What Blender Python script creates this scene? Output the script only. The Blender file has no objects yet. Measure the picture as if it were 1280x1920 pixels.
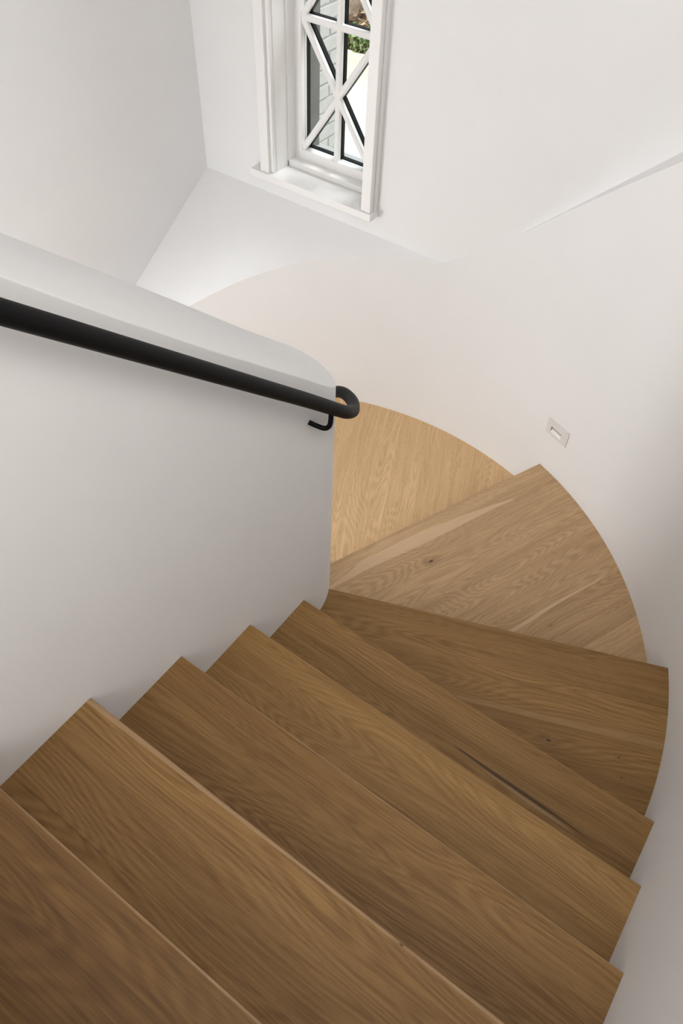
import bpy, bmesh, math, random
from mathutils import Matrix, Vector
random.seed(7)
C = bpy.context.scene.collection
sc = bpy.context.scene
R = math.radians

# ---------------------------------------------------------------- camera
cam_d = bpy.data.cameras.new('camera'); cam = bpy.data.objects.new('camera', cam_d); C.objects.link(cam)
cr = Vector((0.8124, 0.5823, 0.0303)).normalized(); cf = Vector((-0.3528, 0.5322, -0.7697)).normalized()
cu = cr.cross(cf).normalized()
cr = cf.cross(cu).normalized()
cam.matrix_world = Matrix(((cr.x, cu.x, -cf.x, 0), (cr.y, cu.y, -cf.y, 0), (cr.z, cu.z, -cf.z, 0), (0, 0, 0, 1)))
cam_d.sensor_fit = 'VERTICAL'; cam_d.sensor_height = 36.0; cam_d.sensor_width = 24.0
cam_d.lens = 1442.08 * 36.0 / 1920.0
cam_d.clip_start = 0.02
sc.camera = cam

# ---------------------------------------------------------------- light
w = bpy.data.worlds.new('daylight'); sc.world = w; w.use_nodes = True
bg = w.node_tree.nodes['Background']; bg.inputs[0].default_value = (0.93, 0.965, 1.0, 1); bg.inputs[1].default_value = 1.4

def lamp(name, kind, loc, direction, energy, col=(1, 1, 1), size=None, sy=None, angle=None, spread=None):
    d = bpy.data.lights.new(name, kind); o = bpy.data.objects.new(name, d); C.objects.link(o)
    o.location = loc; o.rotation_euler = Vector(direction).to_track_quat('-Z', 'Y').to_euler()
    d.energy = energy; d.color = col
    if size:
        d.shape = 'RECTANGLE'; d.size = size; d.size_y = sy or size
    if angle: d.angle = R(angle)
    if spread: d.spread = R(spread)
    return o
lamp('sun', 'SUN', (0, 0, 8), (0.7, 0.35, -0.9), 7.0, (1.0, 0.95, 0.86), angle=1.0)
LAMPS = dict(  # added area lights out of view
    rear_fill=((-0.7, -2.12, 0.6), (-0.1, 1, 0.05), 29, (1.0, 0.985, 0.965), 2.6, 1.3),  # added fill by the rear wall, no window there
    left_fill=((-2.48, -0.2, 0.25), (1, 0.35, -0.12), 19, (1.0, 0.985, 0.965), 1.5, 1.7),  # added fill high by the left wall, no window there
    lower_fill=((-2.49, 0.65, -2.05), (1, 0.4, 0.0), 41, (0.985, 0.985, 0.99), 0.8, 1.2),  # added fill low in the left flight, brightens the turn; no window there
    outdoor_fill=((-0.9, 5.2, 2.6), (-0.3, -1, -1.2), 280, (1.0, 1.0, 1.0), 2.0, 2.0),  # unseen area light added outdoors to push more light through the window
    right_fill=((0.32, 0.9, 0.25), (-1, 0.1, -0.35), 21, (1.0, 0.965, 0.935), 1.4, 1.2),  # added fill high by the right wall, aimed at the half wall
    side_fill=((0.30, -0.9, 0.1), (-1, 0.35, 0.0), 24, (1.0, 0.955, 0.915), 1.6, 1.2),  # added fill beside the camera, no window there
)
for nm, a in LAMPS.items(): lamp(nm, 'AREA', *a)

sc.view_settings.view_transform = 'Standard'; sc.view_settings.look = 'None'
sc.view_settings.gamma = 1; sc.view_settings.use_curve_mapping = False
sc.view_settings.exposure = 0.0

# ---------------------------------------------------------------- measures (metres, eye at the origin)
G, H = 0.2512, 0.18
Y0, Z0 = -0.1786, -1.1955
def tz(k): return Z0 - H * k
XR = 0.3405; XL = -2.5325
OC = (-1.096, 1.109); OR = 1.4365           # curved outer wall
IC = (-1.096, 1.14); IR = 0.253             # rounded end of the half wall
YW = 2.5455                                 # window wall
FLOOR = tz(15); CEIL = 1.35; YB = -2.2

# ---------------------------------------------------------------- node helpers
class NT:
    def __init__(s, name):
        s.m = bpy.data.materials.new(name); s.m.use_nodes = True
        s.t = s.m.node_tree; s.b = s.t.nodes['Principled BSDF']; s.out = s.t.nodes['Material Output']
    def n(s, kind, **kw):
        x = s.t.nodes.new(kind)
        for k, v in kw.items(): setattr(x, k, v)
        return x
    def link(s, a, b): s.t.links.new(a, b)
    def val(s, sock, v):
        if hasattr(v, 'is_output') or isinstance(v, bpy.types.NodeSocket): s.link(v, sock)
        else: sock.default_value = v
    def math(s, op, a, b=0.0, c=None, clamp=False):
        x = s.n('ShaderNodeMath', operation=op, use_clamp=clamp); s.val(x.inputs[0], a); s.val(x.inputs[1], b)
        if c is not None: s.val(x.inputs[2], c)
        return x.outputs[0]
    def comb(s, x, y, z=0.0):
        c = s.n('ShaderNodeCombineXYZ'); s.val(c.inputs[0], x); s.val(c.inputs[1], y); s.val(c.inputs[2], z); return c.outputs[0]
    def noise(s, vec, scale=1.0, detail=2.0, rough=0.5, dist=0.0):
        x = s.n('ShaderNodeTexNoise'); s.link(vec, x.inputs['Vector']); x.inputs['Scale'].default_value = scale
        x.inputs['Detail'].default_value = detail; x.inputs['Roughness'].default_value = rough
        x.inputs['Distortion'].default_value = dist; return x.outputs[0]
    def mix(s, f, a, b, blend='MIX'):
        x = s.n('ShaderNodeMix', data_type='RGBA', blend_type=blend, clamp_factor=False); s.val(x.inputs[0], f); s.val(x.inputs[6], a); s.val(x.inputs[7], b)
        return x.outputs[2]
    def ss(s, v, lo, hi, o0=0.0, o1=1.0):
        x = s.n('ShaderNodeMapRange', interpolation_type='SMOOTHSTEP'); s.val(x.inputs[0], v)
        s.val(x.inputs[1], lo); s.val(x.inputs[2], hi); s.val(x.inputs[3], o0); s.val(x.inputs[4], o1); return x.outputs[0]
    def bump(s, h, strength, dist=0.001):
        x = s.n('ShaderNodeBump'); s.val(x.inputs['Height'], h); x.inputs['Strength'].default_value = strength
        x.inputs['Distance'].default_value = dist; s.link(x.outputs[0], s.b.inputs['Normal'])

def plain(name, col, rough=0.5, metal=0.0, spec=0.5, bump=None, var=0.0, vs=6.0):
    t = NT(name); c = (*col, 1)
    t.b.inputs['Roughness'].default_value = rough; t.b.inputs['Metallic'].default_value = metal
    t.b.inputs['Specular IOR Level'].default_value = spec
    tc = t.n('ShaderNodeTexCoord').outputs['Object']
    if var:
        n = t.noise(tc, vs, 4, 0.6)
        n = t.ss(n, 0.25, 0.75)
        t.link(t.mix(n, (*[x * (1 - var) for x in col], 1), (*[min(1, x * (1 + var)) for x in col], 1)), t.b.inputs['Base Color'])
    else: t.b.inputs['Base Color'].default_value = c
    if bump: t.bump(t.noise(tc, bump[0], 4, 0.6), bump[1], bump[2])
    return t.m

plaster = plain('plaster', (0.83, 0.828, 0.827), 0.85, spec=0.2, bump=(45, 0.25, 0.0012), var=0.012, vs=3.0)
trim_white = plain('painted_trim', (0.86, 0.85, 0.84), 0.42, spec=0.4, bump=(60, 0.05, 0.0005), var=0.01)
black_metal = plain('black_powder_coat', (0.0045, 0.0045, 0.0048), 0.55, spec=0.14, bump=(400, 0.15, 0.0003), var=0.1)
black_frame = plain('black_frame', (0.006, 0.006, 0.007), 0.6, spec=0.15, var=0.1)
switch_white = plain('plastic_white', (0.74, 0.725, 0.71), 0.35, var=0.01)
recess_shade = plain('recess_shade', (0.10, 0.095, 0.09), 0.6, var=0.05)  # dark colour paints the shadow on one side of the step light recess

def curve_node(t, x, pts, umin, umax):
    """piecewise curve of u through a Float Curve node; values given directly in metres (scaled by 1)"""
    f = t.n('ShaderNodeFloatCurve')
    xn = t.math('DIVIDE', t.math('SUBTRACT', x, umin), umax - umin, clamp=True)
    t.link(xn, f.inputs['Value'])
    cv = f.mapping.curves[0]
    P = [((a - umin) / (umax - umin), b) for a, b in pts]
    cv.points[0].location = P[0]; cv.points[1].location = P[-1]
    for q in P[1:-1]: cv.points.new(*q)
    for q in cv.points: q.handle_type = 'AUTO_CLAMPED'
    f.mapping.update()
    return f.outputs[0]

def oak(name, streaks=(), knots=(), col_dark=(0.195, 0.099, 0.028), col_light=(0.41, 0.238, 0.084)):
    t = NT(name)
    uvn = t.n('ShaderNodeUVMap'); uvn.uv_map = 'UVMap'
    sep = t.n('ShaderNodeSeparateXYZ'); t.link(uvn.outputs[0], sep.inputs[0]); u, v = sep.outputs[0], sep.outputs[1]
    seed = t.n('ShaderNodeAttribute', attribute_type='OBJECT', attribute_name='seed').outputs['Fac']
    tone = t.n('ShaderNodeAttribute', attribute_type='OBJECT', attribute_name='tone').outputs['Fac']
    su = t.math('ADD', u, t.math('MULTIPLY', seed, 3.71)); sv = t.math('ADD', v, t.math('MULTIPLY', seed, 1.37))
    # slow wander of the grain
    wob = t.noise(t.comb(t.math('MULTIPLY', su, 1.6), t.math('MULTIPLY', sv, 3.0), seed), 1.0, 2, 0.5)
    vv = t.math('ADD', sv, t.math('MULTIPLY', wob, 0.05))
    # cathedral figure: contour lines of a long stretched noise field
    f = t.noise(t.comb(t.math('MULTIPLY', su, 1.15), t.math('MULTIPLY', vv, 8.5), seed), 1.0, 1.3, 0.40, 0.2)
    jag = t.noise(t.comb(t.math('MULTIPLY', su, 9.0), t.math('MULTIPLY', vv, 60.0), seed), 1.0, 3, 0.55)
    f = t.math('ADD', f, t.math('MULTIPLY', jag, 0.016))
    ring = t.math('FRACT', t.math('MULTIPLY', f, 30.0))
    ring = t.ss(t.math('ABSOLUTE', t.math('SUBTRACT', ring, 0.55)), 0.06, 0.45)   # 0 = dark line
    fig = t.ss(t.noise(t.comb(t.math('MULTIPLY', su, 1.3), t.math('MULTIPLY', sv, 5.0), t.math('ADD', seed, 5.0)), 1.0, 1, 0.5), 0.35, 0.65)
    fine = t.noise(t.comb(t.math('MULTIPLY', su, 5.0), t.math('MULTIPLY', vv, 230.0), seed), 1.0, 3, 0.6)
    band = t.noise(t.comb(t.math('MULTIPLY', su, 0.8), t.math('MULTIPLY', vv, 26.0), seed), 1.0, 2, 0.5)
    pore = t.noise(t.comb(t.math('MULTIPLY', su, 42.0), t.math('MULTIPLY', vv, 480.0), seed), 1.0, 2, 0.6)
    k = t.math('MULTIPLY', ring, t.math('ADD', 0.08, t.math('MULTIPLY', fig, 0.23)))
    k = t.math('ADD', k, t.math('MULTIPLY', t.ss(fine, 0.28, 0.72), 0.42))
    k = t.math('ADD', k, t.math('MULTIPLY', t.ss(band, 0.28, 0.72), 0.30))
    k = t.math('ADD', k, t.math('MULTIPLY', t.math('SUBTRACT', tone, 0.5), 1.0))
    k = t.math('ADD', k, 0.05, clamp=False)
    k = t.math('MAXIMUM', t.math('MINIMUM', k, 1.15), -0.25)
    col = t.mix(k, (*col_dark, 1), (*col_light, 1))
    pm = t.ss(pore, 0.60, 0.74)
    col = t.mix(t.math('MULTIPLY', pm, 0.55), col, (0.13, 0.075, 0.035, 1))
    for sd in streaks:
        c0 = curve_node(t, u, sd['c'], sd['r'][0], sd['r'][1]); wd = curve_node(t, u, [(a, b * 10) for a, b in sd['w']], sd['r'][0], sd['r'][1])
        wd = t.math('MULTIPLY', wd, 0.1)
        d = t.math('ABSOLUTE', t.math('SUBTRACT', v, t.math('ADD', c0, t.math('MULTIPLY', t.math('SUBTRACT', jag, 0.5), 0.004))))
        m = t.ss(t.math('SUBTRACT', d, wd), -0.0015, 0.003, 1.0, 0.0)
        m = t.math('MULTIPLY', m, t.ss(wd, 0.0002, 0.0015))
        m = t.math('MULTIPLY', m, t.math('MULTIPLY', t.math('GREATER_THAN', u, sd['r'][0]), t.math('LESS_THAN', u, sd['r'][1])))
        cc = t.mix(t.ss(fine, 0.3, 0.7), (*[x * 0.93 for x in sd['col']], 1), (*sd['col'], 1))
        col = t.mix(t.math('MULTIPLY', m, sd.get('f', 0.85)), col, cc)
    for (ku, kv, kr, kf) in knots:
        du = t.math('MULTIPLY', t.math('SUBTRACT', u, ku), 0.42); dv = t.math('SUBTRACT', v, kv)
        d = t.math('SQRT', t.math('ADD', t.math('MULTIPLY', du, du), t.math('MULTIPLY', dv, dv)))
        d = t.math('ADD', d, t.math('MULTIPLY', t.math('SUBTRACT', jag, 0.5), kr * 0.8))
        col = t.mix(t.ss(d, kr * 1.2, kr * 4.5, 0.35 * kf, 0.0), col, (0.20, 0.11, 0.055, 1))
        col = t.mix(t.ss(d, kr * 0.35, kr, kf, 0.0), col, (0.055, 0.028, 0.014, 1))
    t.link(col, t.b.inputs['Base Color'])
    t.link(t.ss(pore, 0.3, 0.8, 0.50, 0.62), t.b.inputs['Roughness'])
    t.b.inputs['Specular IOR Level'].default_value = 0.35
    t.bump(t.math('ADD', t.math('MULTIPLY', pm, -0.6), t.math('MULTIPLY', fine, 0.4)), 0.16, 0.0006)
    return t.m

SAP = (0.70, 0.50, 0.31)
MID_D, MID_L = (0.37, 0.23, 0.115), (0.64, 0.43, 0.235)
oak_plain = oak('oak')
oak_dark = oak('dark_oak', streaks=[dict(r=(-0.02, 1.25), col=(0.50, 0.33, 0.19), f=0.85, c=[(-0.02, 0.0), (0.6, 0.0005), (1.25, 0.0)], w=[(-0.02, 0.0012), (0.6, 0.0018), (1.25, 0.0015)])], col_dark=(0.10, 0.047, 0.013), col_light=(0.245, 0.134, 0.043))  # pale streak paints the highlight along the front edge
oak_mid = oak('brown_oak', streaks=[dict(r=(-0.02, 1.25), col=(0.50, 0.33, 0.19), f=0.6, c=[(-0.02, 0.0), (0.6, 0.0005), (1.25, 0.0)], w=[(-0.02, 0.0015), (0.6, 0.002), (1.25, 0.002)])], col_dark=(0.17, 0.084, 0.024), col_light=(0.37, 0.212, 0.075))  # thin pale streak is a painted edge highlight on the nosing
oak_sap = oak('oak_with_sapwood_streak', streaks=[dict(r=(-0.08, 0.86), col=SAP,
    c=[(-0.08, 0.103), (0.04, 0.088), (0.12, 0.076), (0.21, 0.077), (0.35, 0.0785), (0.49, 0.083), (0.70, 0.0925), (0.86, 0.107)],
    w=[(-0.08, 0.007), (0.04, 0.013), (0.12, 0.023), (0.21, 0.025), (0.35, 0.028), (0.49, 0.024), (0.70, 0.012), (0.86, 0.0)])],
    knots=[(0.347, 0.193, 0.0065, 0.9)], col_dark=MID_D, col_light=MID_L)
oak_line = oak('oak_with_pale_line', streaks=[dict(r=(0.36, 0.93), col=SAP, c=[(0.36, 0.6075), (0.5, 0.602), (0.67, 0.5955), (0.93, 0.5985)],
    w=[(0.36, 0.0035), (0.5, 0.0065), (0.67, 0.005), (0.93, 0.0)])], knots=[(0.56, 0.66, 0.002, 0.8)], col_dark=MID_D, col_light=MID_L)
oak_yellow = oak('oak_with_yellow_edge', streaks=[dict(r=(0.2, 1.25), col=(0.43, 0.275, 0.12), f=0.5, c=[(0.2, 0.296), (0.7, 0.291), (1.25, 0.286)],
    w=[(0.2, 0.005), (0.7, 0.009), (1.25, 0.013)])])
oak_knots = oak('oak_with_knots', knots=[(0.7986, 0.3628, 0.0055, 0.9), (1.014, 0.361, 0.003, 0.8), (1.023, 0.423, 0.003, 0.7)])
oak_black = oak('oak_with_black_streak', streaks=[dict(r=(0.62, 1.10), col=(0.050, 0.026, 0.013), f=0.8, c=[(0.62, 0.135), (0.80, 0.1405), (0.95, 0.143), (1.10, 0.150)],
    w=[(0.62, 0.0), (0.74, 0.0035), (0.88, 0.0045), (1.0, 0.002), (1.10, 0.0)]),
    dict(r=(0.72, 1.06), col=(0.42, 0.28, 0.16), f=0.6, c=[(0.72, 0.148), (0.9, 0.153), (1.06, 0.160)], w=[(0.72, 0.0), (0.86, 0.004), (1.06, 0.0)])])
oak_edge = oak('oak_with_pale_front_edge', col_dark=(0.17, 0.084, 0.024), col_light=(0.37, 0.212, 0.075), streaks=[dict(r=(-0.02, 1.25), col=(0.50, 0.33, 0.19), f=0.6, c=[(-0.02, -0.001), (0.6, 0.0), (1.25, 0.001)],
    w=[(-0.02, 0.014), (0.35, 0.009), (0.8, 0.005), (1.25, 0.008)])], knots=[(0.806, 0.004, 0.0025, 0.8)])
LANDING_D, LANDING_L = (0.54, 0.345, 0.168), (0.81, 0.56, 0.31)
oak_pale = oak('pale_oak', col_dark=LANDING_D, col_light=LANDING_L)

# ---------------------------------------------------------------- mesh helpers
def mesh_obj(name, verts, faces, mat, parent=None, smooth=False, uvf=None):
    me = bpy.data.meshes.new(name); me.from_pydata([tuple(v) for v in verts], [], faces); me.update()
    bm = bmesh.new(); bm.from_mesh(me); bmesh.ops.recalc_face_normals(bm, faces=bm.faces); bm.to_mesh(me); bm.free()
    if uvf:
        l = me.uv_layers.new(name='UVMap')
        for lp in me.loops: l.data[lp.index].uv = uvf(me.vertices[lp.vertex_index].co)
    me.materials.append(mat)
    if smooth:
        for p in me.polygons: p.use_smooth = True
    o = bpy.data.objects.new(name, me); C.objects.link(o)
    if parent: o.parent = parent
    return o
def bm_obj(name, bm, mat, parent=None, smooth=False):
    bmesh.ops.recalc_face_normals(bm, faces=bm.faces)
    me = bpy.data.meshes.new(name); bm.to_mesh(me); bm.free(); me.materials.append(mat)
    if smooth:
        for p in me.polygons: p.use_smooth = True
    o = bpy.data.objects.new(name, me); C.objects.link(o)
    if parent: o.parent = parent
    return o
def struct(o): o['kind'] = 'structure'; return o
def tag(o, label, cat=None, group=None, kind=None):
    o['label'] = label
    if cat: o['category'] = cat
    if group: o['group'] = group
    if kind: o['kind'] = kind
    return o
def add_box(bm, x0, x1, y0, y1, z0, z1, bev=0.0):
    r = bmesh.ops.create_cube(bm, size=1.0)
    for v in r['verts']:
        v.co = Vector(((x0 + x1) / 2 + v.co.x * (x1 - x0), (y0 + y1) / 2 + v.co.y * (y1 - y0), (z0 + z1) / 2 + v.co.z * (z1 - z0)))
    if bev:
        es = set(e for v in r['verts'] for e in v.link_edges)
        bmesh.ops.bevel(bm, geom=list(es), offset=bev, segments=2, affect='EDGES', profile=0.5)
def box(name, x0, x1, y0, y1, z0, z1, mat, parent=None, bev=0.0):
    bm = bmesh.new(); add_box(bm, x0, x1, y0, y1, z0, z1, bev); return bm_obj(name, bm, mat, parent)
def empty(name, loc=(0, 0, 0)):
    o = bpy.data.objects.new(name, None); C.objects.link(o); o.location = loc; return o
def tube(name, pts, r, mat, parent=None, sides=20, cap=True):
    bm = bmesh.new(); rings = []; pts = [Vector(p) for p in pts]
    up = None
    for i, p in enumerate(pts):
        t = (pts[min(i + 1, len(pts) - 1)] - pts[max(i - 1, 0)]).normalized()
        if up is None:
            up = Vector((0, 0, 1)) if abs(t.z) < 0.9 else Vector((1, 0, 0))
        s = t.cross(up).normalized(); up = s.cross(t).normalized()
        rings.append([bm.verts.new(p + (s * math.cos(a) + up * math.sin(a)) * r) for a in [2 * math.pi * k / sides for k in range(sides)]])
    for a, b in zip(rings, rings[1:]):
        for k in range(sides): bm.faces.new((a[k], a[(k + 1) % sides], b[(k + 1) % sides], b[k]))
    if cap: bm.faces.new(rings[0]); bm.faces.new(rings[-1][::-1])
    return bm_obj(name, bm, mat, parent, smooth=True)
def smooth_path(P, n=8):
    P = [Vector(p) for p in P]; out = []
    for i in range(len(P) - 1):
        p0 = P[max(i - 1, 0)]; p1 = P[i]; p2 = P[i + 1]; p3 = P[min(i + 2, len(P) - 1)]
        for j in range(n):
            t = j / n
            out.append(0.5 * ((2 * p1) + (-p0 + p2) * t + (2 * p0 - 5 * p1 + 4 * p2 - p3) * t * t + (-p0 + 3 * p1 - 3 * p2 + p3) * t ** 3))
    out.append(P[-1]); return out
def lerp(pts, x):
    if x <= pts[0][0]:
        (a, b), (c, d) = pts[0], pts[1]; return b + (d - b) * (x - a) / (c - a)
    for (a, b), (c, d) in zip(pts, pts[1:]):
        if x <= c: return b + (d - b) * (x - a) / (c - a)
    return pts[-1][1]

# ---------------------------------------------------------------- outer curved wall with its ledge
def ledge_left(y): return -1.761 - 0.635 * (2.546 - y)
def ledge_right(x): return -1.498 + 0.975 * (x + 0.924)
def oarc(deg, r=OR): return (OC[0] + r * math.cos(R(deg)), OC[1] + r * math.sin(R(deg)))
def ledge_at(deg):
    x, y = oarc(deg)
    if deg >= 96: return ledge_left(y)
    if deg <= 84: return ledge_right(x)
    a = ledge_right(oarc(84)[0]); b = ledge_left(oarc(96)[1]); s = (deg - 84) / 12.0
    return a + (b - a) * s
HO = (65.75, 69.95, -2.2465, -2.2085)        # opening for the step light (angle, z)
HB0, HB1 = 66.55, 69.15
angs = sorted(set([i * 1.5 for i in range(121)] + [HB0, HB1]))
V, F = [], []
zr = [FLOOR - 0.2, -2.2365, -2.2080]
for a in angs:
    x, y = oarc(a); zl = ledge_at(a)
    for z in (zr[0], zr[1], zr[2], (zr[2] * 0.5 + zl * 0.5), zl): V.append((x, y, z))
for i in range(len(angs) - 1):
    for j in range(4):
        if j == 1 and HB0 - 1e-6 <= angs[i] and angs[i + 1] <= HB1 + 1e-6: continue
        F.append((i * 5 + j, i * 5 + 5 + j, i * 5 + 6 + j, i * 5 + 1 + j))
wc = struct(mesh_obj('wall_curved', V, F, plaster, smooth=True))
# ledge: from the curve out to the straight walls behind
V, F = [], []
la = [i * 1.5 for i in range(121)]
def lquad(p, q, r_, s_):
    k = len(V); V.extend([p, q, r_, s_]); F.append((k, k + 1, k + 2, k + 3))
for a, b in zip(la, la[1:]):
    xa, ya = oarc(a); xb, yb = oarc(b); za, zb = ledge_at(a), ledge_at(b)
    if b <= 84: lquad((xa, ya, za), (xb, yb, zb), (xb, YW + 0.002, zb), (xa, YW + 0.002, za))
    elif a >= 96: lquad((xa, ya, za), (xb, yb, zb), (XL, yb, zb), (XL, ya, za))
    else: lquad((xa, ya, za), (xb, yb, zb), (xb, YW + 0.002, zb), (xa, YW + 0.002, za))
xa, ya = oarc(96); lquad((xa, ya, ledge_left(ya)), (XL, ya, ledge_left(ya)), (XL, YW + 0.002, ledge_left(YW + 0.002)), (xa, YW + 0.002, ledge_left(YW + 0.002)))
lg = struct(mesh_obj('trim_1', V, F, plaster))
bm = bmesh.new(); bm.from_mesh(lg.data); bmesh.ops.remove_doubles(bm, verts=bm.verts, dist=0.0002); bmesh.ops.recalc_face_normals(bm, faces=bm.faces); bm.to_mesh(lg.data); bm.free()
tag(lg, 'sloping plaster ledge between the curved stair wall and the window wall')

# straight outer walls
def quadwall(name, pts, mat=plaster, thick=None):
    return struct(mesh_obj(name, pts, [tuple(range(len(pts)))], mat))
bm = bmesh.new()
add_box(bm, XR, XR + 0.15, YB, OC[1], FLOOR - 0.2, CEIL); add_box(bm, XR, XR + 0.15, OC[1], YW + 0.3, -0.9, CEIL)
struct(bm_obj('wall_right', bm, plaster))
bm = bmesh.new(); add_box(bm, XL - 0.15, XL, YB, YW + 0.3, FLOOR - 0.2, CEIL)
struct(bm_obj('wall_left', bm, plaster))
box_b = bmesh.new(); add_box(box_b, XL - 0.15, XR + 0.15, YB - 0.15, YB, FLOOR - 0.2, CEIL); struct(bm_obj('wall_rear', box_b, plaster))
bm = bmesh.new(); add_box(bm, XL - 0.15, XR + 0.15, YB - 0.15, YW + 0.3, CEIL, CEIL + 0.15); struct(bm_obj('ceiling', bm, plaster))
# window wall, with the opening
WX0, WX1, WZ0, WZ1 = -2.105, -1.625, -1.675, 0.50
bm = bmesh.new(); T = 0.293
add_box(bm, XL - 0.15, WX0, YW, YW + T, -2.9, CEIL); add_box(bm, WX1, XR + 0.15, YW, YW + T, -2.9, CEIL)
add_box(bm, WX0, WX1, YW, YW + T, -2.9, WZ0); add_box(bm, WX0, WX1, YW, YW + T, WZ1, CEIL)
add_box(bm, XL - 0.15, XR + 0.15, YW + 0.06, YW + T, FLOOR - 0.3, -2.9)
struct(bm_obj('wall_window', bm, plaster))
# floors
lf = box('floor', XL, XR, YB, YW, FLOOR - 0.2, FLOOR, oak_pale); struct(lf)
l = lf.data.uv_layers.new(name='UVMap')
for lp in lf.data.loops: co = lf.data.vertices[lp.vertex_index].co; l.data[lp.index].uv = (co.y, co.x)
lf['tone'] = 0.5; lf['seed'] = 2.0

# ---------------------------------------------------------------- half wall with a rounded end
Zin = [(0.456, -0.577), (0.6, -0.719), (0.813, -0.922), (1.069, -1.158), (1.22, -1.300), (1.27, -1.346), (1.319, -1.383), (1.36, -1.400), (1.393, -1.4076)]
Zout = [(0.5, -0.604), (0.7, -0.787), (0.9, -0.972), (1.1, -1.158), (1.14, -1.196), (1.205, -1.256), (1.2665, -1.311), (1.319, -1.356), (1.359, -1.388), (1.384, -1.405), (1.393, -1.4076)]
ys = [-2.2, -1.0, -0.5, 0.0, 0.3, 0.456, 0.6, 0.7, 0.813, 0.95, 1.069] + [IC[1] + IR * math.sin(R(a)) for a in range(0, 90, 5)]
rows = []
for y in ys:
    dx = IR if y <= IC[1] else math.sqrt(max(0, IR ** 2 - (y - IC[1]) ** 2))
    xa, xb = IC[0] + dx, IC[0] - dx
    def zt(x, y=y):
        s = (x - (IC[0] - IR)) / (2 * IR); return lerp(Zin, y) * s + lerp(Zout, y) * (1 - s)
    rows.append([(xa, y, FLOOR - 0.2), (xa, y, min(zt(xa), CEIL)), (xb, y, min(zt(xb), CEIL)), (xb, y, FLOOR - 0.2)])
tip = [(IC[0], IC[1] + IR, FLOOR - 0.2), (IC[0], IC[1] + IR, -1.4076)]
V = [p for r in rows for p in r] + tip
F = []
for i in range(len(rows) - 1):
    for j in range(3): F.append((4 * i + j, 4 * i + 4 + j, 4 * i + 5 + j, 4 * i + 1 + j))
L = 4 * (len(rows) - 1); tb, tt = len(V) - 2, len(V) - 1
F += [(L, tb, tt, L + 1), (L + 1, tt, L + 2), (L + 2, tt, tb, L + 3), (0, 1, 2, 3)]
hw = struct(mesh_obj('wall_middle', V, F, plaster))
bm = bmesh.new(); bm.from_mesh(hw.data); bmesh.ops.recalc_face_normals(bm, faces=bm.faces)
es = [e for e in bm.edges if len(e.link_faces) == 2 and abs(e.calc_face_angle(0)) > R(35) and min(v.co.z for v in e.verts) > FLOOR and max(v.co.y for v in e.verts) > -2.1]
bmesh.ops.bevel(bm, geom=es, offset=0.004, segments=3, affect='EDGES', profile=0.5)
for f in bm.faces: f.smooth = True
bm.to_mesh(hw.data); bm.free()
hw.data.set_sharp_from_angle(angle=R(30))

# ---------------------------------------------------------------- stairs
def clip(poly, p, nx, ny):
    """keep the side where (q-p).n <= 0"""
    out = []
    for i in range(len(poly)):
        a, b = poly[i], poly[(i + 1) % len(poly)]
        da = (a[0] - p[0]) * nx + (a[1] - p[1]) * ny; db = (b[0] - p[0]) * nx + (b[1] - p[1]) * ny
        if da <= 0: out.append(a)
        if (da < 0 < db) or (db < 0 < da):
            t = da / (da - db); out.append((a[0] + (b[0] - a[0]) * t, a[1] + (b[1] - a[1]) * t))
    res = []
    for q in out:
        if not res or (q[0] - res[-1][0]) ** 2 + (q[1] - res[-1][1]) ** 2 > 1e-8: res.append(q)
    while len(res) > 1 and (res[0][0] - res[-1][0]) ** 2 + (res[0][1] - res[-1][1]) ** 2 < 1e-8: res.pop()
    return res
def inset(poly, d):
    n = len(poly); A = sum(poly[i][0] * poly[(i + 1) % n][1] - poly[(i + 1) % n][0] * poly[i][1] for i in range(n))
    s = 1 if A > 0 else -1; out = []
    for i in range(n):
        p, q, r = Vector(poly[i - 1]), Vector(poly[i]), Vector(poly[(i + 1) % n])
        a = (q - p).normalized(); b = (r - q).normalized()
        na = Vector((-a.y, a.x)) * s; nb = Vector((-b.y, b.x)) * s
        m = na + nb; L = max(m.length_squared, 0.35)
        out.append(tuple(q + m * (2 * d / L)))
    return out
def prism(name, poly, zt, zb, mat, parent, uvf, bev=0.0009, front=None):
    if bev:
        top = inset(poly, bev)
        if front:                       # only the front edge is rounded, the joints stay tight
            P, nb = front
            top = [(q[0] + nb.x * bev, q[1] + nb.y * bev) if abs((q[0] - P[0]) * nb.x + (q[1] - P[1]) * nb.y) < 1e-4 else q for q in poly]
            if not any(abs((q[0] - P[0]) * nb.x + (q[1] - P[1]) * nb.y) < 1e-4 for q in poly): bev = 0; top = poly
    n = len(poly); V = [(x, y, zb) for x, y in poly] + [(x, y, zt - bev) for x, y in poly]
    F = [tuple(range(n))] + [(i, (i + 1) % n, n + (i + 1) % n, n + i) for i in range(n)]
    if bev:
        V += [(x, y, zt) for x, y in top]
        F += [(n + i, n + (i + 1) % n, 2 * n + (i + 1) % n, 2 * n + i) for i in range(n)] + [tuple(range(2 * n, 3 * n))]
    else: F.append(tuple(range(n, 2 * n)))
    return mesh_obj(name, V, F, mat, parent, uvf=uvf)

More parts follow.
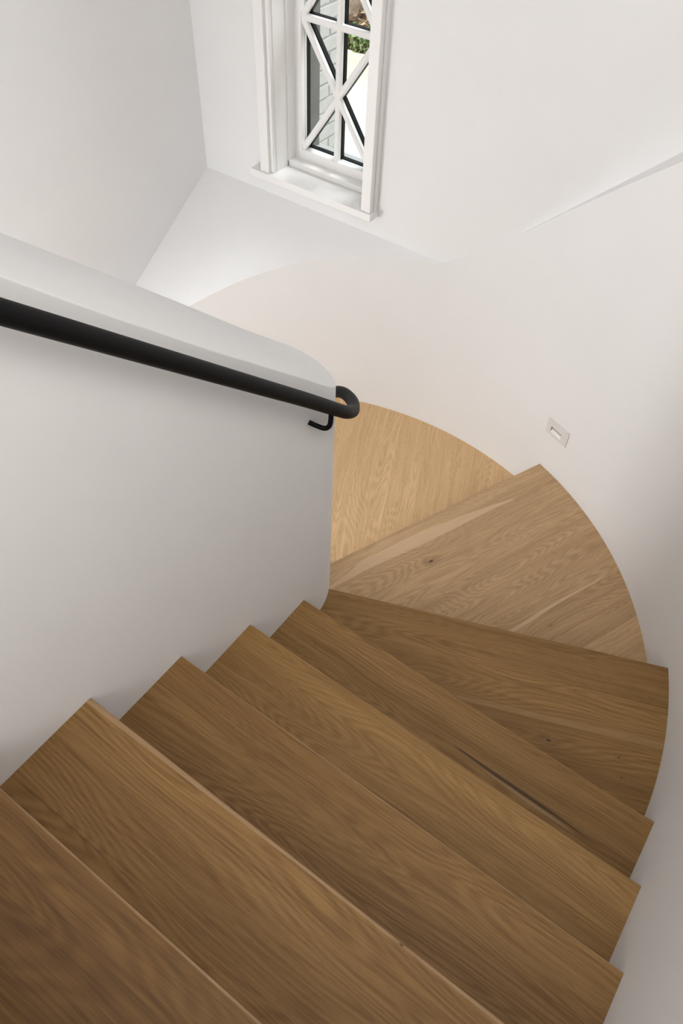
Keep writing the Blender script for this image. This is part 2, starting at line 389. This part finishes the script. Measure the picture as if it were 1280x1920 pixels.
EPS = 0.002
def outer_path(a0, a1): return [oarc(a0 + (a1 - a0) * i / 48, OR + EPS) for i in range(49)]
def inner_path(a0, a1): return [(IC[0] + (IR - EPS) * math.cos(R(a0 + (a1 - a0) * i / 24)), IC[1] + (IR - EPS) * math.sin(R(a0 + (a1 - a0) * i / 24))) for i in range(25)]
xi, xo, xi2, xo2 = IC[0] + IR - EPS, XR + EPS, IC[0] - IR + EPS, XL - EPS
N = {}                                                 # nosing k: (inner point, direction angle towards the outer wall)
for k in range(0, 6): N[k] = ((xi, Y0 + G * k), 0.0)
N[6] = ((-0.867, 1.263), 21.1); N[7] = ((-1.008, 1.462), 67.1)
def mir(q): return (2 * IC[0] - q[0], q[1])
N[8] = ((-1.205, 1.372), 122.0); N[9] = (mir(N[6][0]), 180 - 21.1)
PLANK_FRAME = {8: ((-1.184, 1.462), 114.5)}
for k in range(10, 16): N[k] = ((xi2, Y0 + G * (15 - k)), 180.0)
def dom(k):
    if k <= 5: return [(xi, Y0 - 2.2), (xo, Y0 - 2.2), (xo, 1.3), (xi, 1.3)] if k < 5 else [(xi, 0.6), (xo, 0.6), (xo, OC[1])] + outer_path(1, 10) + [(xi, OC[1] + 0.0)]
    if k == 6: return [(xo, 0.9), (xo, OC[1])] + outer_path(1, 50) + inner_path(110, 0) + [(xi, 0.9)]
    if k == 7: return outer_path(-2, 110) + inner_path(125, 3)
    if k == 8: return outer_path(40, 140) + inner_path(150, 30)
    if k == 9: return outer_path(70, 182) + inner_path(177, 55)
    if k == 10: return [mir(q) for q in dom(6)]
    return [mir(q) for q in ([(xi, Y0 - 2.2), (xo, Y0 - 2.2), (xo, OC[1]), (xi, OC[1])])]
st = empty('staircase', (0, 0, FLOOR)); st['label'] = 'winding oak staircase turning left around the plaster half wall'; st['category'] = 'staircase'
inv = Matrix.Translation((0, 0, -FLOOR))
def child(o):
    o.matrix_parent_inverse = Matrix.Translation((0, 0, -FLOOR)); return o
cuts = {7: [0.0, 0.3262, 0.6015, 0.7925, 1.4], 6: [0.0, 0.156, 0.3010, 0.47, 0.9], 8: [-1.0, -0.02, 0.14, 0.31, 0.44, 0.58, 0.74, 0.90, 1.5], 9: [0.0, 0.17, 0.33, 0.48, 0.62, 0.78, 1.5], 10: [0.0, 0.15, 0.30, 0.46, 0.9],
        5: [0, 0.135, 0.5], 4: [0, 0.137, 0.5], 3: [0, 0.126, 0.5], 2: [0, 0.21, 0.5], 1: [0, 0.5], 0: [0, 0.24, 0.48, 0.72, 0.96, 1.2, 1.44, 1.68, 3.0]}
tones = {7: [0.60, 0.46, 0.36, 0.74], 6: [0.36, 0.50, 0.40, 0.42], 8: [0.5, 0.50, 0.58, 0.54, 0.46, 0.38, 0.42, 0.5], 5: [0.46, 0.36], 4: [0.66, 0.58], 3: [0.54, 0.44], 2: [0.42, 0.34], 1: [0.38, 0.38]}
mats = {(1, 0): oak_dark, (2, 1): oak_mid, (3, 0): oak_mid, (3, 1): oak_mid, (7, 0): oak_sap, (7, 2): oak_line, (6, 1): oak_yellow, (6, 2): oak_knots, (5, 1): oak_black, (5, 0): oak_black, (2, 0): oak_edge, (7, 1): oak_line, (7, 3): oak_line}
plabel = {(7, 0): 'board with a pale sapwood streak and a small knot', (7, 1): 'wide middle board of the winder', (6, 2): 'darker board with small dark knots', (5, 1): 'narrow rear board with a dark mineral streak', (2, 0): 'board with a paler front edge'}
tlabel = {1: 'nearest tread with swirling grain at the bottom left', 2: 'straight tread with a pale front edge', 3: 'third straight tread down', 4: 'fourth straight tread down', 5: 'last straight tread, with a dark streak at its rear',
          6: 'first wedge tread, its front edge ending in the sharp right corner', 7: 'wide wedge tread with a pale sapwood streak', 8: 'lowest visible wedge tread of pale lit oak', 0: 'upper landing boards'}
for k in range(0, 15):
    P, ang = N[k]; t = Vector((math.cos(R(ang)), math.sin(R(ang)))); nb = Vector((t.y, -t.x)) if True else None   # nb points back up the flight
    if k >= 10: nb = Vector((t.y, -t.x))
    poly = dom(k)
    poly = clip(poly, P, -nb.x, -nb.y)
    if k > 0:
        Pp, ap = N[k - 1]; tp = Vector((math.cos(R(ap)), math.sin(R(ap)))); nn = Vector((tp.y, -tp.x))
        q = (Pp[0] + nn.x * 0.018, Pp[1] + nn.y * 0.018)
        poly = clip(poly, q, nn.x, nn.y)
    else: poly = clip(poly, (0, YB), 0, -1)
    if len(poly) < 3: continue
    z = tz(k)
    def uvf(co, P=P, t=t, nb=nb): d = Vector((co.x - P[0], co.y - P[1])); return (d.dot(t), d.dot(nb) + (0 if abs(co.z - z) < 0.002 else (z - co.z) * 0.5))
    base = poly
    # substrate is set back 4 mm from the nosing
    pb = clip(poly, (P[0] + nb.x * 0.006, P[1] + nb.y * 0.006), -nb.x, -nb.y)
    tr = prism('tread', pb, z - 0.022, z - 0.034, oak_plain, st, uvf, 0); child(tr); tr['seed'] = k * 1.3; tr['tone'] = 0.45
    if k in tlabel: tr['label'] = tlabel[k]
    cs = cuts.get(k, [0, 0.14, 0.5])
    full = poly; P0, nb0 = P, nb
    if k in PLANK_FRAME:
        P, a_ = PLANK_FRAME[k]; t = Vector((math.cos(R(a_)), math.sin(R(a_)))); nb = Vector((t.y, -t.x))
        def uvf(co, P=P, t=t, nb=nb): d = Vector((co.x - P[0], co.y - P[1])); return (d.dot(t), d.dot(nb))
    for i in range(len(cs) - 1):
        g = 0.00008
        pp = clip(poly, (P[0] + nb.x * (cs[i] + (g if i else 0)), P[1] + nb.y * (cs[i] + (g if i else 0))), -nb.x, -nb.y)
        pp = clip(pp, (P[0] + nb.x * (cs[i + 1] - g), P[1] + nb.y * (cs[i + 1] - g)), nb.x, nb.y)
        if len(pp) < 3: continue
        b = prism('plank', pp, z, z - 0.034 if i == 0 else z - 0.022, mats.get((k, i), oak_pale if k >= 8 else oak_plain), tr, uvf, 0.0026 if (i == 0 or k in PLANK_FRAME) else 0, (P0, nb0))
        b['seed'] = 0.37 + k * 2.17 + i * 5.31; b['tone'] = tones.get(k, [0.5] * 9)[i] if i < len(tones.get(k, [0.5] * 9)) else 0.5
        if (k, i) in plabel: b['label'] = plabel[(k, i)]
    P, nb = P0, nb0
    # riser under the nosing, down to the next tread
    if k < 15:
        rp = clip(poly, (P[0] + nb.x * 0.016, P[1] + nb.y * 0.016), -nb.x, -nb.y)
        rp = clip(rp, (P[0] + nb.x * 0.034, P[1] + nb.y * 0.034), nb.x, nb.y)
        if len(rp) >= 3:
            rz = prism('riser', rp, z - 0.034, z - H - (0.03 if k < 14 else 0), oak_plain, st, lambda co, P=P, t=t: ((co.x - P[0]) * t.x + (co.y - P[1]) * t.y, co.z), 0)
            child(rz); rz['seed'] = k * 3.3 + 1; rz['tone'] = 0.5

# ---------------------------------------------------------------- handrail
XH = -0.798; RR = 0.0172
def hr(z): return z
rail_pts = []
k_ = 0.798 / 0.778
ctrl = [(0.405, -0.575), (0.577, -0.736), (0.852, -1.001), (1.10, -1.240)]
ctrl = [(a * k_, b * k_) for a, b in ctrl]
sl = (ctrl[1][1] - ctrl[0][1]) / (ctrl[1][0] - ctrl[0][0])
start_y = -0.9
rail_pts.append((XH, start_y, ctrl[0][1] + sl * (start_y - ctrl[0][0])))
rail_pts = [(XH, yy, -0.590 - 0.952 * (yy - 0.415)) for yy in (-0.9, -0.5, -0.1, 0.3, 0.7, 0.9, 1.04)]
rr_ = IR + 0.045
def rr_at(a): return rr_ + 0.006 * math.exp(-((a - 25) / 22.0) ** 2)
turn = [(4, -1.302), (15, -1.357), (27, -1.405), (43, -1.447), (60, -1.493), (75, -1.555), (90, -1.62), (115, -1.74), (145, -1.89), (180, -2.06)]
for a, z in turn: rail_pts.append((IC[0] + rr_at(a) * math.cos(R(a)), IC[1] + rr_at(a) * math.sin(R(a)), z))
for i in range(1, 6): rail_pts.append((IC[0] - rr_, IC[1] - 0.25 * i, -2.06 - 0.2 * i))
rail = tag(tube('handrail', smooth_path(rail_pts, 8), RR, black_metal, sides=28), 'black round metal handrail wrapping around the end of the half wall', 'handrail')
def bracket(dy):
    dz = -0.952 * dy
    p = [(XH, 1.138, -1.275), (XH, 1.137, -1.312), (XH - 0.001, 1.135, -1.334), (XH - 0.006, 1.131, -1.345), (XH - 0.015, 1.125, -1.347), (-0.830, 1.112, -1.336), (-0.8435, 1.106, -1.330)]
    return tube('bracket', smooth_path([(x, y + dy, z + dz) for x, y, z in p], 5), 0.0066, black_metal, rail, 14)
bracket(0.0); bracket(-1.35)

# ---------------------------------------------------------------- step light in the curved wall
A0, A1 = 65.35, 70.35; ZB, ZT = -2.2690, -2.1905
mid = (A0 + A1) / 2
pm = Vector((*oarc(mid), (ZB + ZT) / 2))
tx = Vector((math.sin(R(mid)), -math.cos(R(mid)), 0)) ; nx = Vector((-math.cos(R(mid)), -math.sin(R(mid)), 0))   # right along the wall / into the room
hw_, hh_ = 0.0605, 0.0385
root = empty('step_light', tuple(pm)); tag(root, 'small white recessed step light plate on the curved wall above the turn', 'step light')
def LP(u, v, d): q = tx * u + Vector((0, 0, v)) + nx * d; return tuple(q)
o0, o1, q0, q1 = -0.0345, 0.0255, -0.0240, 0.0050     # opening in the plate
D = 0.0050
us = [-hw_, o0, o1, hw_]; vs = [-hh_, q0, q1, hh_]
V = [LP(u, v, D) for v in vs for u in us]; F = []
for j in range(3):
    for i in range(3):
        if not (i == 1 and j == 1): F.append((4 * j + i, 4 * j + i + 1, 4 * j + i + 5, 4 * j + i + 4))
b0 = len(V); V += [LP(-hw_, -hh_, -0.001), LP(hw_, -hh_, -0.001), LP(hw_, hh_, -0.001), LP(-hw_, hh_, -0.001)]
F += [(0, 3, b0 + 1, b0), (3, 15, b0 + 2, b0 + 1), (15, 12, b0 + 3, b0 + 2), (12, 0, b0, b0 + 3)]
pl = mesh_obj('plate', V, F, switch_white, root)
V = [LP(o0, q0, D), LP(o1, q0, D), LP(o1, q1, D), LP(o0, q1, D), LP(o0, q1, -0.013), LP(o1, q1, -0.013)]
slope = mesh_obj('reflector', V, [(0, 1, 5, 4), (2, 3, 4, 5), (1, 2, 5)], switch_white, root)
dk = mesh_obj('recess_side', [LP(o0 , q0, D), LP(o0, q1, D), LP(o0, q1, -0.013)], [(0, 1, 2)], recess_shade, root); dk['label'] = 'side of the recess, coloured dark to paint its shade'

# ---------------------------------------------------------------- window
win = struct(empty('window_1', (-1.865, YW, -1.645)))
tag(win, 'tall white casement window with crossed diagonal glazing bars and black outer edges')
def wch(o): o.matrix_parent_inverse = Matrix.Translation((1.865, -YW, 1.645)); return o
SZ = -1.645
wch(box('window_sill', -2.215, -1.578, 2.489, 2.615, SZ - 0.031, SZ, trim_white, win, 0.002))
TOPZ = WZ1
for s, nm in ((0, 'casing'), (1, 'casing')):
    bm = bmesh.new()
    if s == 0: # left casing: face board, inner bead, back band
        add_box(bm, -2.165, -2.118, 2.499, YW + 0.001, SZ, TOPZ + 0.06, 0.002)
        add_box(bm, -2.118, -2.103, 2.514, YW + 0.05, SZ, TOPZ + 0.01, 0.002)
        add_box(bm, -2.176, -2.165, 2.524, YW + 0.001, SZ, TOPZ + 0.07, 0.002)
    else:
        add_box(bm, -1.633, -1.588, 2.499, YW + 0.001, SZ, TOPZ + 0.06, 0.002)
        add_box(bm, -1.645, -1.620, 2.530, YW + 0.05, SZ, TOPZ + 0.01, 0.002)
        add_box(bm, -1.588, -1.580, 2.524, YW + 0.001, SZ, TOPZ + 0.07, 0.002)
    wch(bm_obj(nm, bm, trim_white, win))
bm = bmesh.new(); add_box(bm, -2.176, -1.580, 2.499, YW + 0.001, TOPZ, TOPZ + 0.07, 0.002); wch(bm_obj('casing', bm, trim_white, win))
YS = 2.66                                   # front of the sash
JL, JR = -2.105, -1.625
wch(box('jamb', JL - 0.02, JL + 0.0045, 2.535, 2.83, SZ - 0.03, TOPZ, trim_white, win)); wch(box('jamb', JR - 0.0045, JR + 0.02, 2.535, 2.83, SZ - 0.03, TOPZ, trim_white, win))
bm = bmesh.new()
add_box(bm, JL, JL + 0.010, 2.612, 2.72, SZ, TOPZ, 0.002); add_box(bm, JR - 0.010, JR, 2.612, 2.72, SZ, TOPZ, 0.002); add_box(bm, JL, JR, 2.612, 2.72, SZ, SZ + 0.024, 0.002)
wch(bm_obj('stop', bm, trim_white, win))
# sash: stiles and rails
SL, SR = -2.078, -1.652; GL, GR = -2.061, -1.703; GB = -1.580
sash_bm = bmesh.new()
add_box(sash_bm, JL, GL, YS, 2.70, SZ + 0.02, TOPZ, 0.003); add_box(sash_bm, GR, JR, YS, 2.70, SZ + 0.02, TOPZ, 0.003)
add_box(sash_bm, GL - 0.005, GR + 0.005, YS, 2.70, SZ + 0.02, GB, 0.003)
CELL = 0.510; NC = 4
add_box(sash_bm, GL - 0.005, GR + 0.005, YS, 2.70, GB + CELL * NC, TOPZ, 0.003)
sash = wch(bm_obj('sash', sash_bm, trim_white, win))
CX = (GL + GR) / 2
def bar(name, a, b, wd, y0, y1, mat, ch=0.003):
    """glazing bar from a to b (x,z) with chamfered front edges"""
    A, B = Vector(a), Vector(b); d = (B - A).normalized(); nrm = Vector((-d.y, d.x)); V = []
    for P_ in (A, B):
        for s, y in ((-wd / 2, y1), (-wd / 2, y0 + ch), (-wd / 2 + ch * 1.4, y0), (wd / 2 - ch * 1.4, y0), (wd / 2, y0 + ch), (wd / 2, y1)):
            q = P_ + nrm * s; V.append((q.x, y, q.y))
    F = [tuple(range(6)), tuple(range(11, 5, -1))] + [(i, (i + 1) % 6, 6 + (i + 1) % 6, 6 + i) for i in range(6)]
    o = mesh_obj(name, V, F, mat, sash); return o
BW = 0.0235
glassT = NT('window_glass'); t = glassT
tr_ = t.n('ShaderNodeBsdfTransparent'); gl_ = t.n('ShaderNodeBsdfGlossy'); gl_.inputs['Roughness'].default_value = 0.02
tr_.inputs[0].default_value = (0.93, 0.95, 0.94, 1)
lw = t.n('ShaderNodeLayerWeight'); lw.inputs[0].default_value = 0.25; mx = t.n('ShaderNodeMixShader')
t.link(t.math('MULTIPLY', lw.outputs['Fresnel'], 0.10), mx.inputs[0]); t.link(tr_.outputs[0], mx.inputs[1]); t.link(gl_.outputs[0], mx.inputs[2]); t.link(mx.outputs[0], t.out.inputs['Surface'])
glass = glassT.m
segs = []
zt_all = GB + CELL * NC
segs.append(((CX, GB - 0.002), (CX, zt_all + 0.002)))
for c in range(NC):
    z0 = GB + CELL * c - (0.0 if c == 0 else 0); z1 = GB + CELL * (c + 1)
    if c: segs.append(((GL - 0.002, z0), (GR + 0.002, z0)))
    m = (z0 + z1) / 2
    segs += [((GL, z0), (CX, m)), ((CX, m), (GR, z1)), ((GL, z1), (CX, m)), ((CX, m), (GR, z0))]
    for sx in (-1, 1):
        xe = GL if sx < 0 else GR
        for tri in (((xe, z0), (CX, z0), (CX, m)), ((xe, z0), (CX, m), (xe, z1)), ((xe, z1), (CX, m), (CX, z1))):
            pts = [(p[0], 2.684, p[1]) for p in tri] + [(p[0], 2.688, p[1]) for p in tri]
            mesh_obj('pane', pts, [(0, 1, 2), (5, 4, 3), (0, 1, 4, 3), (1, 2, 5, 4), (2, 0, 3, 5)], glass, sash)
for a, b in segs:
    bar('glazing_bar', a, b, BW, YS + 0.004 + random.random() * 0.0006, 2.683, trim_white)
    bar('outer_bar', a, b, BW * 0.92, 2.689, 2.712 + random.random() * 0.0006, black_frame)
bm = bmesh.new()
add_box(bm, JL, GL + 0.001, 2.7005, 2.722, SZ, TOPZ); add_box(bm, GR - 0.001, JR, 2.7005, 2.722, SZ, TOPZ); add_box(bm, GL, GR, 2.7005, 2.722, SZ, GB + 0.003)
o = wch(bm_obj('outer_frame', bm, black_frame, win)); o['label'] = 'black outer frame'
grey_wood = plain('weathered_grey_board', (0.19, 0.19, 0.17), 0.8, bump=(30, 0.3, 0.002), var=0.12, vs=14)
stone = plain('pale_stone', (0.40, 0.41, 0.41), 0.8, bump=(60, 0.2, 0.001), var=0.05)
o = wch(box('outer_jamb', -2.13, -2.100, 2.722, 2.84, SZ, TOPZ, grey_wood, win)); o['label'] = 'grey outer reveal board'
wch(box('outer_jamb', -1.630, -1.60, 2.722, 2.84, SZ, TOPZ, grey_wood, win))
V = [(-2.14, 2.722, -1.600), (-1.58, 2.722, -1.600), (-1.58, 2.875, -1.648), (-2.14, 2.875, -1.648), (-2.14, 2.722, -1.70), (-1.58, 2.722, -1.70), (-1.58, 2.875, -1.70), (-2.14, 2.875, -1.70)]
o = wch(mesh_obj('outer_sill', V, [(0, 1, 2, 3), (4, 5, 6, 7), (0, 1, 5, 4), (1, 2, 6, 5), (2, 3, 7, 6), (3, 0, 4, 7)], stone, win)); o['label'] = 'pale sloping stone sill outside'

# ---------------------------------------------------------------- outdoors
GZ = -4.0
concrete = plain('concrete', (0.66, 0.65, 0.62), 0.9, bump=(20, 0.2, 0.003), var=0.04, vs=2)
soil = plain('soil', (0.12, 0.085, 0.05), 0.95, bump=(12, 0.5, 0.02), var=0.3, vs=5)
turf = plain('turf_soil', (0.80, 0.75, 0.52), 0.95, var=0.2, vs=4)
struct(box('ground', -30, 14, 2.84, 8.5, GZ - 0.2, GZ, concrete))
V = [(-30, 8.5, GZ - 0.02), (14, 8.5, GZ - 0.02), (14, 9.45, GZ - 0.02), (-30, 9.45, GZ - 0.02)]
struct(mesh_obj('ground_lawn', V, [(0, 1, 2, 3)], turf))
V = [(-30, 9.45, GZ - 0.02), (14, 9.45, GZ - 0.02), (14, 14, GZ + 0.9), (-30, 14, GZ + 0.9), (14, 40, GZ + 5), (-30, 40, GZ + 5)]
struct(mesh_obj('ground_bank', V, [(0, 1, 2, 3), (3, 2, 4, 5)], soil))
def leafmat(name, cols, seedscale=1):
    t = NT(name); g = t.n('ShaderNodeNewGeometry'); r = t.n('ShaderNodeValToRGB'); t.link(g.outputs['Random Per Island'], r.inputs[0])
    r.color_ramp.interpolation = 'LINEAR'
    e = r.color_ramp.elements; e[0].position = 0; e[0].color = (*cols[0], 1); e[1].position = 1; e[1].color = (*cols[-1], 1)
    for i, c in enumerate(cols[1:-1]): x = e.new((i + 1) / (len(cols) - 1)); x.color = (*c, 1)
    t.link(r.outputs[0], t.b.inputs['Base Color']); t.b.inputs['Roughness'].default_value = 0.7; return t.m
brown_leaf = leafmat('fallen_leaf', [(0.14, 0.08, 0.05), (0.32, 0.19, 0.11), (0.20, 0.12, 0.08), (0.66, 0.48, 0.32), (0.18, 0.12, 0.08)])
ivy_leaf = leafmat('ivy_leaf', [(0.08, 0.15, 0.055), (0.15, 0.25, 0.09), (0.22, 0.31, 0.13), (0.27, 0.24, 0.15), (0.11, 0.20, 0.07)])
grass_m = leafmat('grass_blade', [(0.84, 0.80, 0.60), (0.90, 0.87, 0.74), (0.74, 0.72, 0.42)])
bark = plain('bark', (0.42, 0.32, 0.24), 0.9, bump=(18, 0.8, 0.02), var=0.35, vs=9)
def leaves(name, mat, n, fx, size, flat=False):
    V, F = [], []
    for i in range(n):
        p = Vector(fx()); s = size * random.uniform(0.6, 1.3)
        a = Vector((random.gauss(0, 1), random.gauss(0, 1), random.gauss(0, 0.35 if flat else 1))).normalized()
        b = a.cross(Vector((random.gauss(0, 1), random.gauss(0, 1), random.gauss(0, 1)))).normalized()
        if flat: b = Vector((b.x, b.y, b.z * 0.4)).normalized()
        k = len(V); V += [p - a * s, p + b * s * 0.45, p + a * s, p - b * s * 0.45]; F.append((k, k + 1, k + 2, k + 3))
    me = bpy.data.meshes.new(name); me.from_pydata([tuple(v) for v in V], [], F); me.materials.append(mat)
    o = bpy.data.objects.new(name, me); C.objects.link(o); return o
def bank_z(y): return GZ - 0.02 + (y - 9.45) * 0.92 / 4.55
o = leaves('fallen_leaves', brown_leaf, 9000, lambda: (lambda y: (random.uniform(-10.5, -4.5), y, bank_z(y) + random.uniform(0.01, 0.10)))(random.uniform(9.85, 13.5)), 0.05, True)
tag(o, 'brown fallen leaves covering the bank beyond the ivy', 'leaves', kind='stuff')
o = leaves('ivy_hedge', ivy_leaf, 7000, lambda: (random.uniform(-9.5, -4.5), 9.42 + random.random() * 0.36, GZ + random.random() * 0.20), 0.045)
tag(o, 'low green ivy hedge along the far edge of the lawn', 'hedge')
V, F = [], []
for i in range(9000):
    x, y = random.uniform(-9, -4.5), random.uniform(8.5, 9.36); hgt = random.uniform(0.02, 0.05); a = random.random() * 6.28; l = random.uniform(-0.02, 0.02)
    k = len(V); V += [(x - 0.006 * math.cos(a), y - 0.006 * math.sin(a), GZ - 0.02), (x + 0.006 * math.cos(a), y + 0.006 * math.sin(a), GZ - 0.02), (x + l, y + l, GZ - 0.02 + hgt)]; F.append((k, k + 1, k + 2))
me = bpy.data.meshes.new('grass'); me.from_pydata(V, [], F); me.materials.append(grass_m); o = bpy.data.objects.new('grass', me); C.objects.link(o)
tag(o, 'sunlit yellow green lawn strip between the pale paving and the ivy', 'grass', kind='stuff')
# tree
tb = (-6.96, 10.15, bank_z(10.15) - 0.05)
tree = empty('tree', tb); tag(tree, 'pale brown tree trunk standing on the leafy bank seen through the window', 'tree')
bm = bmesh.new(); rings = []
for i in range(14):
    z = i * 0.42; r = 0.085 * (1 - i * 0.045) + (0.05 if i == 0 else 0)
    rings.append([bm.verts.new((r * (1 + 0.09 * math.sin(3 * a + i)) * math.cos(a) + 0.03 * math.sin(i * 0.7), r * (1 + 0.09 * math.sin(3 * a + i)) * math.sin(a) + 0.02 * math.sin(i), z)) for a in [2 * math.pi * k / 14 for k in range(14)]])
for a, b in zip(rings, rings[1:]):
    for k in range(14): bm.faces.new((a[k], a[(k + 1) % 14], b[(k + 1) % 14], b[k]))
bm.faces.new(rings[-1]); bm_obj('trunk', bm, bark, tree, True)
for i in range(7):
    a = i * 2.4; z = 2.6 + i * 0.42
    tube('branch', smooth_path([(0, 0, z), (0.35 * math.cos(a), 0.35 * math.sin(a), z + 0.3), (0.8 * math.cos(a + .2), 0.8 * math.sin(a + .2), z + 0.9), (1.1 * math.cos(a), 1.1 * math.sin(a), z + 1.7)], 4), 0.022, bark, tree, 8)
# brick return wall outside, left of the window
brick_m = plain('painted_brick', (0.44, 0.435, 0.42), 0.85, bump=(50, 0.5, 0.002), var=0.06, vs=20)
mortar = plain('painted_mortar', (0.40, 0.395, 0.38), 0.9, bump=(60, 0.4, 0.002), var=0.05)
WXX = -2.45; YE = 3.50
ww = struct(box('wall_outside', WXX - 0.40, WXX - 0.005, 2.84, YE - 0.005, GZ, CEIL, mortar))
ch_, bl, bh, jt = 0.070, 0.210, 0.060, 0.010
bmesh_brick = {}
def brick(y0, y1, z0):
    key = round(y1 - y0, 3)
    if key not in bmesh_brick:
        bm = bmesh.new(); add_box(bm, -0.05, 0.0, 0, y1 - y0, 0, bh, 0.003); me = bpy.data.meshes.new('brick'); bmesh.ops.recalc_face_normals(bm, faces=bm.faces); bm.to_mesh(me); bm.free(); me.materials.append(brick_m); bmesh_brick[key] = me
    o = bpy.data.objects.new('brick', bmesh_brick[key]); C.objects.link(o); o.parent = ww
    o.location = (WXX + random.uniform(-0.0015, 0.0015), y0, z0)
row = 0; z = -2.60
rest = bmesh.new()
zz = GZ + 0.005
while zz < CEIL - 0.07:
    row += 1
    off = 0.0 if row % 2 else 0.5 * (bl + jt)
    y = YE - off
    first = True
    spans = []
    if off: spans.append((YE - off + jt, YE))
    while y > 2.86:
        spans.append((max(y - bl, 2.845), y)); y -= bl + jt
    for a, b in spans:
        if -2.5 < zz < -1.15 and b > 3.1: brick(a, b, zz)
        elif b - a > 0.02: add_box(rest, WXX - 0.05, WXX, a, b, zz, zz + bh)
    zz += ch_
o = bm_obj('brick', rest, brick_m, ww); o['kind'] = 'stuff'
